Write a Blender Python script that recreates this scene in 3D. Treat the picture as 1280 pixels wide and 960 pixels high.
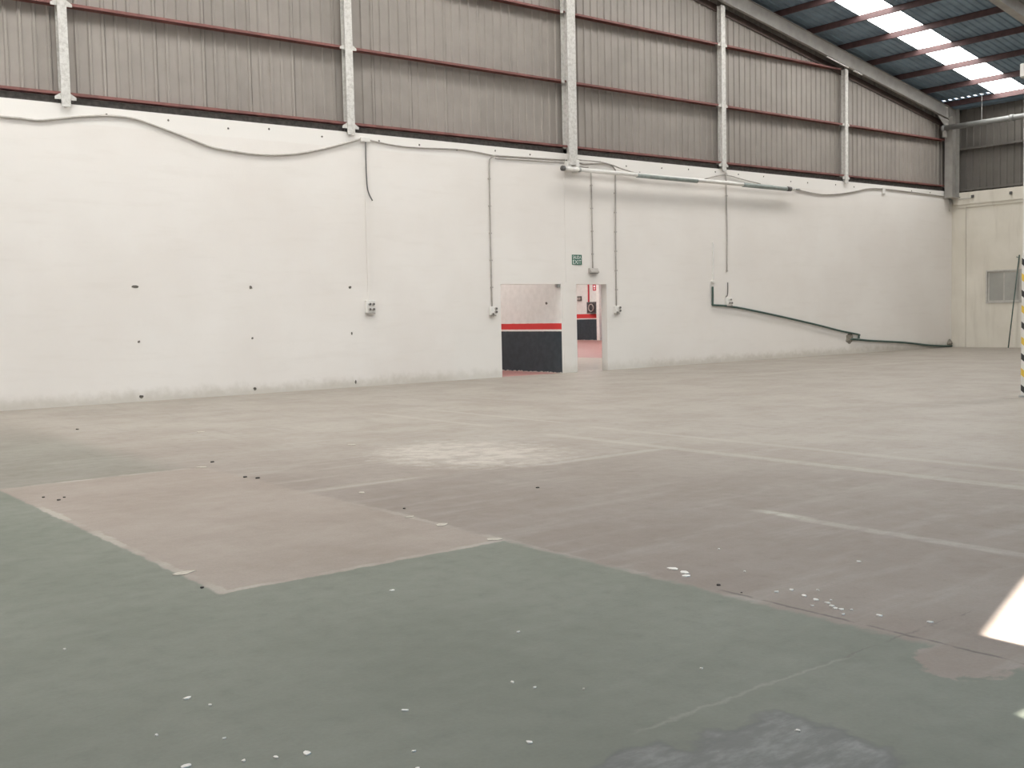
import bpy, bmesh, math, random
from mathutils import Vector, Matrix
random.seed(7)
for o in list(bpy.data.objects):
    bpy.data.objects.remove(o)
S = bpy.context.scene
C = S.collection

# ------------------------------------------------------------------ camera
cam_d = bpy.data.cameras.new('camera')
cam = bpy.data.objects.new('camera', cam_d)
C.objects.link(cam)
F_PX, YAW, PITCH, ROLL = 1343.1, 0.6667, 0.06443, -0.02218
cam_d.sensor_fit = 'HORIZONTAL'
cam_d.sensor_width = 36.0
cam_d.lens = 36.0 * F_PX / 1280.0
cam_d.clip_start = 0.05
cam_d.clip_end = 300
fw = Vector((math.sin(YAW) * math.cos(PITCH), math.cos(YAW) * math.cos(PITCH), -math.sin(PITCH)))
rt = Vector((math.cos(YAW), -math.sin(YAW), 0))
up = rt.cross(fw)
c_, s_ = math.cos(ROLL), math.sin(ROLL)
r2 = c_ * rt + s_ * up
u2 = -s_ * rt + c_ * up
m = Matrix((r2, u2, -fw)).transposed().to_4x4()
m.translation = Vector((0, 0, 1.55))
cam.matrix_world = m
S.camera = cam

# ------------------------------------------------------------------ light
SKY_LIGHT = 12.0          # daylight through the translucent roof panels
SUN = 105.0
SKY = 8.5
S.view_settings.view_transform = 'Standard'
S.view_settings.look = 'None'
S.view_settings.gamma = 1
S.view_settings.use_curve_mapping = False
S.view_settings.exposure = 0.0

w = bpy.data.worlds.new('sky')
S.world = w
w.use_nodes = True
bg = w.node_tree.nodes['Background']
bg.inputs[0].default_value = (0.38, 0.66, 1.0, 1)
bg.inputs[1].default_value = SKY

sun_d = bpy.data.lights.new('sun', 'SUN')
sun_d.energy = SUN
sun_d.angle = math.radians(0.35)
sun_d.color = (1.0, 0.96, 0.90)
sun = bpy.data.objects.new('sun', sun_d)
C.objects.link(sun)
sun.rotation_euler = Vector((0.0, 1.605, -1.0)).to_track_quat('-Z', 'Y').to_euler()

pl_d = bpy.data.lights.new('doorway_sky_portal', 'AREA')
pl_d.shape = 'RECTANGLE'
pl_d.size = 3.2
pl_d.size_y = 6.1
pl_d.cycles.is_portal = True
pl = bpy.data.objects.new('doorway_sky_portal', pl_d)
C.objects.link(pl)
pl.location = (6.35, -6.15, 3.1)
pl.rotation_euler = Vector((0, 1, 0)).to_track_quat('-Z', 'Z').to_euler()

# ------------------------------------------------------------------ node helpers
class NT:
    def __init__(self, name):
        self.mat = bpy.data.materials.new(name)
        self.mat.use_nodes = True
        self.t = self.mat.node_tree
        self.bsdf = self.t.nodes['Principled BSDF']
        self.tc = None

    def n(self, ty, **kw):
        nd = self.t.nodes.new(ty)
        for k, v in kw.items():
            setattr(nd, k, v)
        return nd

    def put(self, sock, v):
        if v is None:
            return
        if isinstance(v, bpy.types.NodeSocket):
            self.t.links.new(v, sock)
        elif isinstance(v, (tuple, list)) and len(v) == 3 and sock.type == 'RGBA':
            sock.default_value = (*v, 1)
        else:
            sock.default_value = v

    def m(self, op, a, b=None, c=None, clamp=False):
        nd = self.n('ShaderNodeMath', operation=op, use_clamp=clamp)
        for i, v in enumerate((a, b, c)):
            self.put(nd.inputs[i], v)
        return nd.outputs[0]

    def obj(self):
        if self.tc is None:
            self.tc = self.n('ShaderNodeTexCoord')
        return self.tc.outputs['Object']

    def xyz(self, v=None):
        nd = self.n('ShaderNodeSeparateXYZ')
        self.put(nd.inputs[0], v or self.obj())
        return nd.outputs

    def map(self, scale=(1, 1, 1), v=None):
        nd = self.n('ShaderNodeMapping')
        self.put(nd.inputs[0], v or self.obj())
        nd.inputs['Scale'].default_value = scale
        return nd.outputs[0]

    def noise(self, scale, detail=4, rough=0.55, v=None, dist=0.0):
        nd = self.n('ShaderNodeTexNoise')
        self.put(nd.inputs['Vector'], v or self.obj())
        nd.inputs['Scale'].default_value = scale
        nd.inputs['Detail'].default_value = detail
        nd.inputs['Roughness'].default_value = rough
        nd.inputs['Distortion'].default_value = dist
        return nd.outputs[0]

    def ss(self, v, a, b, lo=0.0, hi=1.0):
        nd = self.n('ShaderNodeMapRange', interpolation_type='SMOOTHSTEP')
        self.put(nd.inputs[0], v)
        nd.inputs[1].default_value = a
        nd.inputs[2].default_value = b
        nd.inputs[3].default_value = lo
        nd.inputs[4].default_value = hi
        return nd.outputs[0]

    def band(self, v, a, b, e=0.02):
        return self.m('MULTIPLY', self.ss(v, a - e, a + e), self.ss(v, b - e, b + e, 1, 0))

    def mix(self, fac, a, b, blend='MIX'):
        nd = self.n('ShaderNodeMix', data_type='RGBA', blend_type=blend)
        self.put(nd.inputs[0], fac)
        self.put(nd.inputs[6], a)
        self.put(nd.inputs[7], b)
        return nd.outputs[2]

    def bump(self, h, strength=0.3, dist=0.01):
        nd = self.n('ShaderNodeBump')
        self.put(nd.inputs['Height'], h)
        nd.inputs['Strength'].default_value = strength
        nd.inputs['Distance'].default_value = dist
        self.put(self.bsdf.inputs['Normal'], nd.outputs[0])

    def done(self, col, rough=0.6, metal=0.0, spec=0.5):
        b = self.bsdf
        self.put(b.inputs['Base Color'], col)
        self.put(b.inputs['Roughness'], rough)
        self.put(b.inputs['Metallic'], metal)
        b.inputs['Specular IOR Level'].default_value = spec
        return self.mat


def simple(name, col, rough=0.6, var=0.12, scale=6.0, metal=0.0, bump=0.0, bscale=60, spec=0.5, objvar=0.0):
    t = NT(name)
    f = t.noise(scale, 5)
    a = tuple(x * (1 - var) for x in col)
    b = tuple(min(1, x * (1 + var)) for x in col)
    cc = t.mix(t.ss(f, 0.3, 0.7), a, b)
    if objvar:
        oi = t.n('ShaderNodeObjectInfo')
        k = t.m('ADD', t.m('MULTIPLY', oi.outputs['Random'], 2 * objvar), 1 - objvar)
        vm = t.n('ShaderNodeVectorMath', operation='SCALE')
        t.put(vm.inputs[0], cc)
        t.put(vm.inputs['Scale'], k)
        cc = vm.outputs[0]
    if bump:
        t.bump(t.noise(bscale, 4), bump, 0.01)
    return t.done(cc, rough, metal, spec)


def lin(r, g, b):
    f = lambda c: (c / 255 / 12.92) if c / 255 <= 0.04045 else ((c / 255 + 0.055) / 1.055) ** 2.4
    return (f(r), f(g), f(b))

M = {}
# ---- floor
def floor_material():
    t = NT('worn_painted_concrete')
    o = t.obj()
    x, y, _ = t.xyz()
    n1 = t.noise(0.9, 5)
    n2 = t.noise(7.0, 6, 0.65)
    n3 = t.noise(55, 4, 0.6)
    streak = t.noise(1.0, 5, 0.6, v=t.map((0.7, 3.5, 1)))
    streak2 = t.noise(1.0, 5, 0.6, v=t.map((5.0, 0.6, 1)))
    wob = t.m('MULTIPLY', t.m('SUBTRACT', n2, 0.5), 0.10)
    xw = t.m('ADD', x, wob)
    yw = t.m('ADD', y, wob)
    # bare concrete: brownish near the paint, greyer further away
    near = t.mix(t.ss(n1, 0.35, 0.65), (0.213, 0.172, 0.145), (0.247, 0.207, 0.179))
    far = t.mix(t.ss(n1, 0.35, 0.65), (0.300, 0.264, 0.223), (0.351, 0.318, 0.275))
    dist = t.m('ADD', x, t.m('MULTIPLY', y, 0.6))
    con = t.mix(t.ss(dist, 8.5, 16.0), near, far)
    con = t.mix(t.m('MULTIPLY', t.ss(streak, 0.48, 0.72), 0.42), con, (0.367, 0.336, 0.300))
    con = t.mix(t.m('MULTIPLY', t.ss(streak2, 0.52, 0.75), 0.28), con, (0.175, 0.151, 0.133))
    con = t.mix(t.m('MULTIPLY', t.ss(n2, 0.55, 0.75), 0.25), con, (0.161, 0.137, 0.118))
    # pinkish rectangle that was cut out of the green paint
    rect = t.m('MULTIPLY', t.band(xw, 2.41, 4.45, 0.05), t.band(yw, 5.78, 11.0, 0.05))
    con = t.mix(t.m('MULTIPLY', rect, 0.75), con, t.mix(t.ss(n1, 0.3, 0.7), (0.262, 0.213, 0.177), (0.318, 0.268, 0.230)))
    # darker slab past the joint at y = 8.6
    slab = t.m('MULTIPLY', t.band(xw, 4.5, 8.9, 0.06), t.ss(yw, 8.52, 8.66, 1, 0))
    con = t.mix(t.m('MULTIPLY', slab, 0.22), con, (0.168, 0.137, 0.118))
    # pale scuffed patch
    dx = t.m('MULTIPLY', t.m('SUBTRACT', x, 7.05), 1 / 1.0)
    dy = t.m('MULTIPLY', t.m('SUBTRACT', y, 9.75), 1 / 1.25)
    rr = t.m('ADD', t.m('MULTIPLY', dx, dx), t.m('MULTIPLY', dy, dy))
    rr = t.m('ADD', rr, t.m('MULTIPLY', t.m('SUBTRACT', n2, 0.5), 1.8))
    scuff = t.m('MULTIPLY', t.ss(rr, 0.1, 1.5, 1, 0), t.m('MULTIPLY_ADD', t.ss(t.noise(3.2, 6, 0.7), 0.40, 0.58), 0.65, 0.25))
    con = t.mix(scuff, con, (0.490, 0.447, 0.392))
    # faded white bay lines along y
    wear = t.ss(n2, 0.36, 0.56)
    def line(con, x0, hw, ya, yb, k):
        f = t.m('MULTIPLY', t.band(xw, x0 - hw, x0 + hw, 0.03), t.band(yw, ya, yb, 0.15))
        f = t.m('MULTIPLY', f, t.m('MULTIPLY_ADD', wear, 0.6, 0.4))
        return t.mix(t.m('MULTIPLY', f, k), con, (0.468, 0.440, 0.389))
    con = line(con, 8.90, 0.085, 3.0, 10.6, 0.40)
    con = line(con, 8.99, 0.06, 11.9, 15.2, 0.34)
    con = line(con, 9.97, 0.06, 11.5, 15.0, 0.38)
    con = line(con, 9.86, 0.075, 3.0, 10.9, 0.34)
    con = line(con, 6.55, 0.055, 4.85, 5.28, 0.8)
    con = line(con, 6.50, 0.06, 3.0, 4.9, 0.38)
    def xline(con, y0, hw, xa, xb, k):
        f = t.m('MULTIPLY', t.band(yw, y0 - hw, y0 + hw, 0.03), t.band(xw, xa, xb, 0.2))
        return t.mix(t.m('MULTIPLY', f, k), con, (0.468, 0.440, 0.389))
    con = xline(con, 16.45, 0.09, 19.0, 28.0, 0.3)
    con = xline(con, 8.45, 0.07, 7.0, 8.8, 0.35)
    con = xline(con, 8.68, 0.05, 4.5, 5.6, 0.35)
    # dust along the foot of the back wall
    con = t.mix(t.m('MULTIPLY', t.ss(yw, 20.3, 21.1), 0.5), con, (0.312, 0.280, 0.235))
    # green paint layout (right-angled areas, worn edges)
    g1 = t.ss(xw, 2.395, 2.425, 1, 0)
    wornx = t.m('ADD', x, t.m('MULTIPLY', t.m('SUBTRACT', n2, 0.5), 0.22))
    g2 = t.m('MULTIPLY', t.ss(wornx, 4.42, 4.50, 1, 0), t.ss(yw, 5.765, 5.795, 1, 0))
    g3 = t.m('MULTIPLY', t.ss(wornx, 3.9, 4.5, 1, 0), t.ss(yw, 10.98, 11.03))
    g3 = t.m('MULTIPLY', g3, t.ss(y, 14.0, 19.0, 0.48, 0.1))
    g1 = t.m('MULTIPLY', g1, t.ss(y, 13.5, 19.0, 1, 0.15))
    g = t.m('MAXIMUM', t.m('MAXIMUM', g1, g2), g3)
    # worn-through corner beside the sunlit area
    px = t.m('MULTIPLY', t.m('SUBTRACT', x, 4.36), 1 / 0.26)
    py = t.m('MULTIPLY', t.m('SUBTRACT', y, 2.40), 1 / 0.22)
    pr = t.m('ADD', t.m('ADD', t.m('MULTIPLY', px, px), t.m('MULTIPLY', py, py)), t.m('MULTIPLY', t.m('SUBTRACT', n2, 0.5), 2.2))
    g = t.m('MULTIPLY', g, t.ss(pr, 0.7, 1.0))
    gc = t.mix(t.ss(n1, 0.3, 0.7), (0.128, 0.143, 0.111), (0.158, 0.171, 0.138))
    gc = t.mix(t.m('MULTIPLY', t.ss(n2, 0.5, 0.8), 0.35), gc, (0.105, 0.115, 0.096))
    gc = t.mix(t.m('MULTIPLY', t.ss(streak, 0.52, 0.75), 0.30), gc, (0.184, 0.196, 0.167))
    # pale scratch along x = 2.7 .. 4.9 at y = 2.78
    sc = t.m('MULTIPLY', t.band(yw, 2.774, 2.792, 0.010), t.band(x, 2.75, 4.05, 0.1))
    gc = t.mix(t.m('MULTIPLY', sc, 0.36), gc, (0.289, 0.288, 0.251))
    # smeared grey cement film nearest the camera
    fx = t.m('MULTIPLY', t.m('SUBTRACT', x, 2.72), 1 / 0.62)
    fy = t.m('MULTIPLY', t.m('SUBTRACT', y, 2.22), 1 / 0.46)
    fr = t.m('ADD', t.m('ADD', t.m('MULTIPLY', fx, fx), t.m('MULTIPLY', fy, fy)), t.m('MULTIPLY', t.m('SUBTRACT', t.noise(2.6, 4), 0.5), 2.4))
    rim = t.band(fr, 0.82, 1.0, 0.10)
    film = t.ss(fr, 0.85, 1.0, 1, 0)
    filmc = t.mix(t.ss(t.noise(1.0, 5, 0.65, v=t.map((3.5, 9, 1))), 0.4, 0.66), (0.102, 0.105, 0.111), (0.245, 0.250, 0.252))
    gc = t.mix(t.m('MULTIPLY', film, 0.62), gc, filmc)
    gc = t.mix(t.m('MULTIPLY', rim, 0.6), gc, (0.085, 0.091, 0.085))
    col = t.mix(t.m('MULTIPLY', g, 0.97), con, gc)
    # pale edges left by masking along the paint border
    e1 = t.m('MULTIPLY', t.band(xw, 2.40, 2.47, 0.012), t.band(y, 5.78, 11.0, 0.02))
    e2 = t.m('MULTIPLY', t.band(yw, 5.78, 5.84, 0.012), t.band(x, 2.41, 4.45, 0.02))
    e3 = t.m('MULTIPLY', t.band(yw, 10.97, 11.06, 0.012), t.band(x, 2.41, 4.3, 0.02))
    e4 = t.m('MULTIPLY', t.band(xw, 4.44, 4.50, 0.012), t.band(y, 3.6, 8.3, 0.02))
    em = t.m('MULTIPLY', t.m('MAXIMUM', t.m('MAXIMUM', e1, e2), t.m('MAXIMUM', e3, t.m('MULTIPLY', e4, 0.6))), t.ss(t.noise(1.4, 5), 0.36, 0.62))
    col = t.mix(t.m('MULTIPLY', em, 0.8), col, (0.390, 0.352, 0.308))
    # dark broken slab joint near the border
    j = t.m('MULTIPLY', t.band(t.m('ADD', x, t.m('MULTIPLY', wob, 0.5)), 4.515, 4.535, 0.006), t.band(y, 1.0, 3.9, 0.1))
    j2 = t.m('MULTIPLY', t.band(yw, 2.785, 2.795, 0.005), t.band(x, 4.0, 5.1, 0.1))
    j = t.m('MULTIPLY', t.m('MAXIMUM', j, t.m('MULTIPLY', j2, 0.6)), t.ss(t.noise(5, 4), 0.38, 0.55))
    col = t.mix(t.m('MULTIPLY', j, 0.75), col, (0.06, 0.045, 0.04))
    # grain
    col = t.mix(t.ss(n3, 0.3, 0.7, 0.0, 0.16), col, (0.098, 0.086, 0.074))
    t.bump(t.m('ADD', t.m('MULTIPLY', n3, 0.5), n2), 0.12, 0.01)
    rough = t.m('MULTIPLY_ADD', n2, 0.25, 0.42)
    return t.done(col, rough, 0, 0.35)

def wall_material():
    t = NT('white_painted_blockwork')
    x, y, z = t.xyz()
    n1 = t.noise(0.5, 5)
    n2 = t.noise(5, 5, 0.6)
    course = t.noise(1.0, 4, 0.6, v=t.map((0.8, 0.8, 5.0)))
    col = t.mix(t.ss(n1, 0.3, 0.7), (0.775, 0.733, 0.688), (0.815, 0.780, 0.738))
    col = t.mix(t.m('MULTIPLY', t.ss(course, 0.5, 0.75), 0.22), col, (0.70, 0.655, 0.60))
    # fresher paint on the bond beam at the top
    col = t.mix(t.m('MULTIPLY', t.ss(t.m('MULTIPLY_ADD', n2, 0.05, z), 5.33, 5.37), 0.7), col, (0.83, 0.805, 0.765))
    # scuffs and dust at the foot
    foot = t.ss(t.m('MULTIPLY_ADD', n2, -0.35, z), -0.16, 0.12, 1, 0)
    col = t.mix(t.m('MULTIPLY', foot, 0.55), col, (0.47, 0.43, 0.36))
    # brush-out patches round the doorways
    p = t.m('MULTIPLY', t.band(t.m('MULTIPLY_ADD', n2, 0.8, x), 15.2, 22.0, 0.3), t.ss(z, 0.6, 2.6, 1, 0))
    col = t.mix(t.m('MULTIPLY', p, 0.35), col, (0.80, 0.79, 0.75))
    t.bump(t.m('ADD', t.noise(30, 4), t.m('MULTIPLY', course, 0.8)), 0.12, 0.008)
    return t.done(col, 0.75, 0, 0.25)

def end_wall_material():
    t = NT('stained_precast_concrete')
    n1 = t.noise(0.6, 5)
    st = t.noise(1.0, 5, 0.6, v=t.map((3, 3, 0.35)))
    col = t.mix(t.ss(n1, 0.3, 0.7), (0.64, 0.60, 0.515), (0.72, 0.68, 0.595))
    col = t.mix(t.m('MULTIPLY', t.ss(st, 0.5, 0.75), 0.35), col, (0.44, 0.40, 0.33))
    t.bump(t.noise(25, 4), 0.12, 0.01)
    return t.done(col, 0.8, 0, 0.2)

def dado_material(name, b0, b1, b2):
    t = NT(name)
    z = t.xyz()[2]
    n = t.noise(6, 5)
    zz = t.m('MULTIPLY_ADD', t.m('SUBTRACT', n, 0.5), 0.012, z)
    white = t.mix(t.ss(n, 0.3, 0.7), (0.645, 0.635, 0.600), (0.705, 0.695, 0.660))
    col = t.mix(t.ss(zz, b2 - .006, b2 + .006), (0.60, 0.040, 0.038), white)
    col = t.mix(t.ss(zz, b1 - .006, b1 + .006), (0.74, 0.70, 0.66), col)
    blk = t.mix(t.ss(n, 0.3, 0.7), (0.027, 0.039, 0.047), (0.039, 0.054, 0.063))
    col = t.mix(t.ss(zz, b0 - .006, b0 + .006), blk, col)
    chip = t.m('MULTIPLY', t.ss(t.m('MULTIPLY_ADD', t.noise(9, 5), 0.12, z), 0.06, 0.085, 1, 0), 1.0)
    col = t.mix(chip, col, (0.6, 0.57, 0.52))
    return t.done(col, 0.5, 0, 0.4)

def annex_floor_material():
    t = NT('red_and_grey_annex_floor')
    x = t.xyz()[0]
    n = t.noise(4, 5)
    xw = t.m('MULTIPLY_ADD', t.m('SUBTRACT', n, 0.5), 0.3, x)
    red = t.mix(t.ss(n, 0.3, 0.7), (0.34, 0.165, 0.150), (0.40, 0.21, 0.19))
    gry = t.mix(t.ss(n, 0.3, 0.7), (0.33, 0.295, 0.25), (0.40, 0.36, 0.31))
    k = t.band(xw, 18.45, 25.2, 0.05)
    return t.done(t.mix(k, red, gry), 0.5, 0, 0.35)

def column_material():
    t = NT('rough_sprayed_white_steel')
    n = t.noise(14, 6, 0.75)
    n2 = t.noise(60, 3)
    col = t.mix(t.ss(n, 0.30, 0.62), (0.50, 0.48, 0.445), (0.68, 0.665, 0.63))
    t.bump(t.m('ADD', n, t.m('MULTIPLY', n2, 0.4)), 0.6, 0.02)
    return t.done(col, 0.85, 0, 0.2)

def hazard_material():
    t = NT('hazard_tape_wrap')
    x, y, z = t.xyz()
    d = t.m('ADD', z, t.m('MULTIPLY', t.m('SUBTRACT', x, y), 0.8))
    d = t.m('ADD', d, 0.09)
    fr = t.m('FRACT', t.m('MULTIPLY', d, 1 / 0.52))
    b = t.m('LESS_THAN', fr, 0.20)
    yl = t.m('MULTIPLY', t.m('GREATER_THAN', fr, 0.50), t.m('LESS_THAN', fr, 0.72))
    c = t.mix(b, (0.66, 0.63, 0.58), (0.02, 0.02, 0.02))
    c = t.mix(yl, c, (0.68, 0.45, 0.06))
    return t.done(c, 0.5)

M['floor'] = floor_material()
M['wall'] = wall_material()
M['endwall'] = end_wall_material()
M['dado'] = dado_material('red_white_black_dado_paint', 1.09, 1.14, 1.30)
M['dado_far'] = dado_material('far_dado_paint', 1.19, 1.25, 1.49)
M['annex_floor'] = annex_floor_material()
M['column'] = column_material()
M['hazard'] = hazard_material()
M['clad'] = simple('taupe_cladding_steel', (0.310, 0.281, 0.254), 0.55, 0.06, 1.5, objvar=0.05, spec=0.3)
M['clad_end'] = simple('grey_brown_cladding_steel', (0.140, 0.130, 0.115), 0.55, 0.08, 1.5, objvar=0.06, spec=0.3)
M['roof'] = simple('dark_blue_grey_roof_steel', (0.205, 0.285, 0.355), 0.5, 0.15, 2, objvar=0.06, spec=0.3)
M['red'] = simple('red_primer_steel', (0.20, 0.080, 0.070), 0.6, 0.2, 5)
M['purlin'] = simple('dimmed_red_primer_purlin', (0.078, 0.042, 0.042), 0.7, 0.2, 5)  # red primer darkened to stand for dim light under the roof
M['rake'] = simple('shaded_brown_rake_angle', (0.075, 0.050, 0.042), 0.7, 0.2, 5)
M['rafter'] = simple('grey_painted_rafter_steel', (0.33, 0.315, 0.29), 0.6, 0.1, 3)
M['galv'] = simple('galvanised_grey_steel', (0.36, 0.365, 0.35), 0.45, 0.2, 8, metal=0.2)
M['pipe'] = simple('grey_rain_pipe', (0.22, 0.225, 0.215), 0.5, 0.1, 4)
M['white'] = simple('white_plastic', (0.74, 0.72, 0.68), 0.5, 0.05, 8)
M['greyplastic'] = simple('grey_conduit_plastic', (0.40, 0.37, 0.335), 0.55, 0.1, 10)
M['whitecable'] = simple('dirty_white_cable', (0.47, 0.44, 0.40), 0.6, 0.1, 10)
M['darkplastic'] = simple('dark_grey_plastic', (0.10, 0.095, 0.09), 0.5, 0.2, 10)
M['greenpipe'] = simple('dark_green_hose', (0.045, 0.085, 0.070), 0.5, 0.2, 10)
M['greengrey'] = simple('grey_green_sleeve', (0.27, 0.305, 0.285), 0.5, 0.15, 6)
M['sign'] = simple('green_sign_plate', (0.012, 0.115, 0.070), 0.45, 0.1, 10)
M['signwhite'] = simple('white_sign_print', (0.80, 0.82, 0.80), 0.5, 0.02, 10)
M['signred'] = simple('red_sign_plate', (0.50, 0.03, 0.045), 0.45, 0.1, 10)
M['cabinet'] = simple('dark_cabinet_glass', (0.06, 0.05, 0.052), 0.3, 0.5, 7)
M['chip'] = simple('exposed_dark_mortar', (0.14, 0.125, 0.105), 0.9, 0.4, 40, bump=0.5)
M['rubble'] = simple('crumbled_grey_mortar', (0.25, 0.225, 0.185), 0.9, 0.35, 25, bump=0.6)
M['flake'] = simple('white_paint_flake', (0.74, 0.71, 0.66), 0.7, 0.08, 30)
M['scrap'] = simple('dusty_pale_scrap', (0.46, 0.42, 0.36), 0.8, 0.15, 20)
M['crumb'] = simple('dark_debris_crumb', (0.06, 0.05, 0.045), 0.9, 0.3, 30)
M['alu'] = simple('aluminium_window_frame', (0.50, 0.48, 0.44), 0.45, 0.08, 6, metal=0.1)
M['pane'] = simple('frosted_grey_glass', (0.36, 0.355, 0.325), 0.25, 0.1, 2)
M['shadow_gap'] = simple('shadow_gap_dark', (0.075, 0.068, 0.062), 0.9, 0.3, 12)
M['mesh'] = simple('mortar_white', (0.7, 0.68, 0.64), 0.8, 0.1, 8)

def skylight_material(name, s):
    t = NT(name)
    n = t.noise(2.0, 3)
    t.put(t.bsdf.inputs['Emission Color'], t.mix(t.ss(n, 0.3, 0.7), (1.0, 0.985, 0.955), (1.0, 0.995, 0.97)))
    t.bsdf.inputs['Emission Strength'].default_value = s
    return t.done((0.8, 0.8, 0.78), 0.6)
M['skylight'] = skylight_material('backlit_translucent_roof_sheet', SKY_LIGHT)
M['hole_glow'] = skylight_material('glowing_hole_cover', 1.2)
M['annex_fill'] = skylight_material('annex_fill_glow', 14.0)

# ------------------------------------------------------------------ mesh helpers
class MB:
    def __init__(self):
        self.v, self.f = [], []

    def quad(self, *p):
        i = len(self.v)
        self.v += [tuple(q) for q in p]
        self.f.append(tuple(range(i, i + len(p))))
        return self

    def box(self, a, b):
        x0, y0, z0 = a
        x1, y1, z1 = b
        i = len(self.v)
        self.v += [(x0, y0, z0), (x1, y0, z0), (x1, y1, z0), (x0, y1, z0), (x0, y0, z1), (x1, y0, z1), (x1, y1, z1), (x0, y1, z1)]
        for q in ((0, 3, 2, 1), (4, 5, 6, 7), (0, 1, 5, 4), (1, 2, 6, 5), (2, 3, 7, 6), (3, 0, 4, 7)):
            self.f.append(tuple(i + k for k in q))
        return self

    def tube(self, pts, r, n=8, cap=True, r_end=None):
        pts = [Vector(p) for p in pts]
        rings = []
        up0 = None
        L = len(pts)
        for k, p in enumerate(pts):
            d = (pts[min(k + 1, L - 1)] - pts[max(k - 1, 0)]).normalized()
            if up0 is None:
                up0 = Vector((0, 0, 1)) if abs(d.z) < 0.9 else Vector((0, 1, 0))
            s = d.cross(up0)
            if s.length < 1e-4:
                s = d.cross(Vector((1, 0.2, 0)))
            s.normalize()
            u = s.cross(d).normalized()
            up0 = u
            rr = r if r_end is None else r + (r_end - r) * k / (L - 1)
            i = len(self.v)
            for q in range(n):
                a = 2 * math.pi * q / n
                self.v.append(tuple(p + (s * math.cos(a) + u * math.sin(a)) * rr))
            rings.append(i)
        for a, b in zip(rings, rings[1:]):
            for q in range(n):
                self.f.append((a + q, a + (q + 1) % n, b + (q + 1) % n, b + q))
        if cap:
            self.f.append(tuple(rings[0] + q for q in range(n))[::-1])
            self.f.append(tuple(rings[-1] + q for q in range(n)))
        return self

    def prism(self, poly, axis, a, b):
        """polygon (u,v) extruded along axis from a to b; axis x:(y,z) y:(x,z) z:(x,y)"""
        def P(u, v, w):
            return {'x': (w, u, v), 'y': (u, w, v), 'z': (u, v, w)}[axis]
        n = len(poly)
        i = len(self.v)
        self.v += [P(u, v, a) for u, v in poly] + [P(u, v, b) for u, v in poly]
        self.f.append(tuple(range(i, i + n))[::-1])
        self.f.append(tuple(range(i + n, i + 2 * n)))
        for k in range(n):
            self.f.append((i + k, i + (k + 1) % n, i + n + (k + 1) % n, i + n + k))
        return self

    def build(self, name, mat, parent=None, smooth=False, bevel=0, origin=None):
        me = bpy.data.meshes.new(name)
        if origin is not None:
            ox, oy, oz = origin
            vs = [(p[0] - ox, p[1] - oy, p[2] - oz) for p in self.v]
        else:
            vs = self.v
        me.from_pydata(vs, [], self.f)
        bm = bmesh.new()
        bm.from_mesh(me)
        bmesh.ops.recalc_face_normals(bm, faces=bm.faces)
        if bevel:
            bmesh.ops.bevel(bm, geom=list(bm.edges), offset=bevel, segments=1, affect='EDGES')
        bm.to_mesh(me)
        bm.free()
        if smooth:
            for p in me.polygons:
                p.use_smooth = True
        me.materials.append(mat if not isinstance(mat, str) else M[mat])
        o = bpy.data.objects.new(name, me)
        C.objects.link(o)
        if parent is not None:
            o.parent = parent
        if origin is not None:
            base = parent.location if parent is not None else Vector((0, 0, 0))
            o.location = Vector(origin) - base
        return o


def struct(o):
    o['kind'] = 'structure'
    return o

def tag(o, label, cat, group=None):
    o['label'] = label
    o['category'] = cat
    if group:
        o['group'] = group
    return o

def thing(name, label, cat, group=None):
    o = bpy.data.objects.new(name, None)
    C.objects.link(o)
    return tag(o, label, cat, group)

def smooth_path(pts, n=5):
    """Catmull-Rom through points"""
    P = [Vector(p) for p in pts]
    P = [P[0] * 2 - P[1]] + P + [P[-1] * 2 - P[-2]]
    out = []
    for i in range(1, len(P) - 2):
        for k in range(n):
            t = k / n
            p0, p1, p2, p3 = P[i - 1:i + 3]
            out.append(0.5 * ((2 * p1) + (p2 - p0) * t + (2 * p0 - 5 * p1 + 4 * p2 - p3) * t * t + (3 * p1 - p0 - 3 * p2 + p3) * t ** 3))
    out.append(P[-2])
    return out

# ------------------------------------------------------------------ dimensions (metres)
YB, TB = 21.12, 0.22          # back wall face and thickness
XE = 37.30                    # end wall face
XL, YF = -6.0, -6.0           # left and front walls (behind the camera)
ZW = 5.67                     # masonry height
RIDGE = 18.66
SL = 0.18
def roof_z(x):
    zr = 8.75 + SL * (XE - RIDGE)
    return zr - SL * abs(x - RIDGE)

# ------------------------------------------------------------------ floor
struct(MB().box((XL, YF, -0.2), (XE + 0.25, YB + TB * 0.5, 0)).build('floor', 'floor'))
struct(MB().box((7.0, YB + TB * 0.5, -0.2), (42, 55, 0)).build('floor_annex', 'annex_floor'))

# ------------------------------------------------------------------ back wall with two doorways
D1, D2, DH = (16.32, 18.30), (18.83, 19.92), 2.31
b = MB()
y0, y1 = YB, YB + TB
for (xa, xb, za, zb) in ((XL, D1[0], 0, ZW), (D1[0], D1[1], DH, ZW), (D1[1], D2[0], 0, ZW), (D2[0], D2[1], DH, ZW), (D2[1], XE + 0.25, 0, ZW)):
    b.box((xa, y0, za), (xb, y1, zb))
wall_back = struct(b.build('wall_back', 'wall'))
MB().box((18.47, YB - 0.010, 2.36), (18.80, YB, 5.30)).build('pilaster', 'wall', wall_back)
MB().box((18.37, YB - 0.007, 0.0), (18.77, YB, 2.36)).build('pilaster', 'wall', wall_back)
MB().box((D1[1] - 0.004, YB + 0.002, 0.0), (D1[1], YB + TB, 2.28)).build('painted_jamb', 'dado', wall_back)
MB().box((18.20, YB + 0.02, 2.23), (18.29, YB + 0.12, 2.31)).build('lintel_bracket', 'galv', wall_back)

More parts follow.
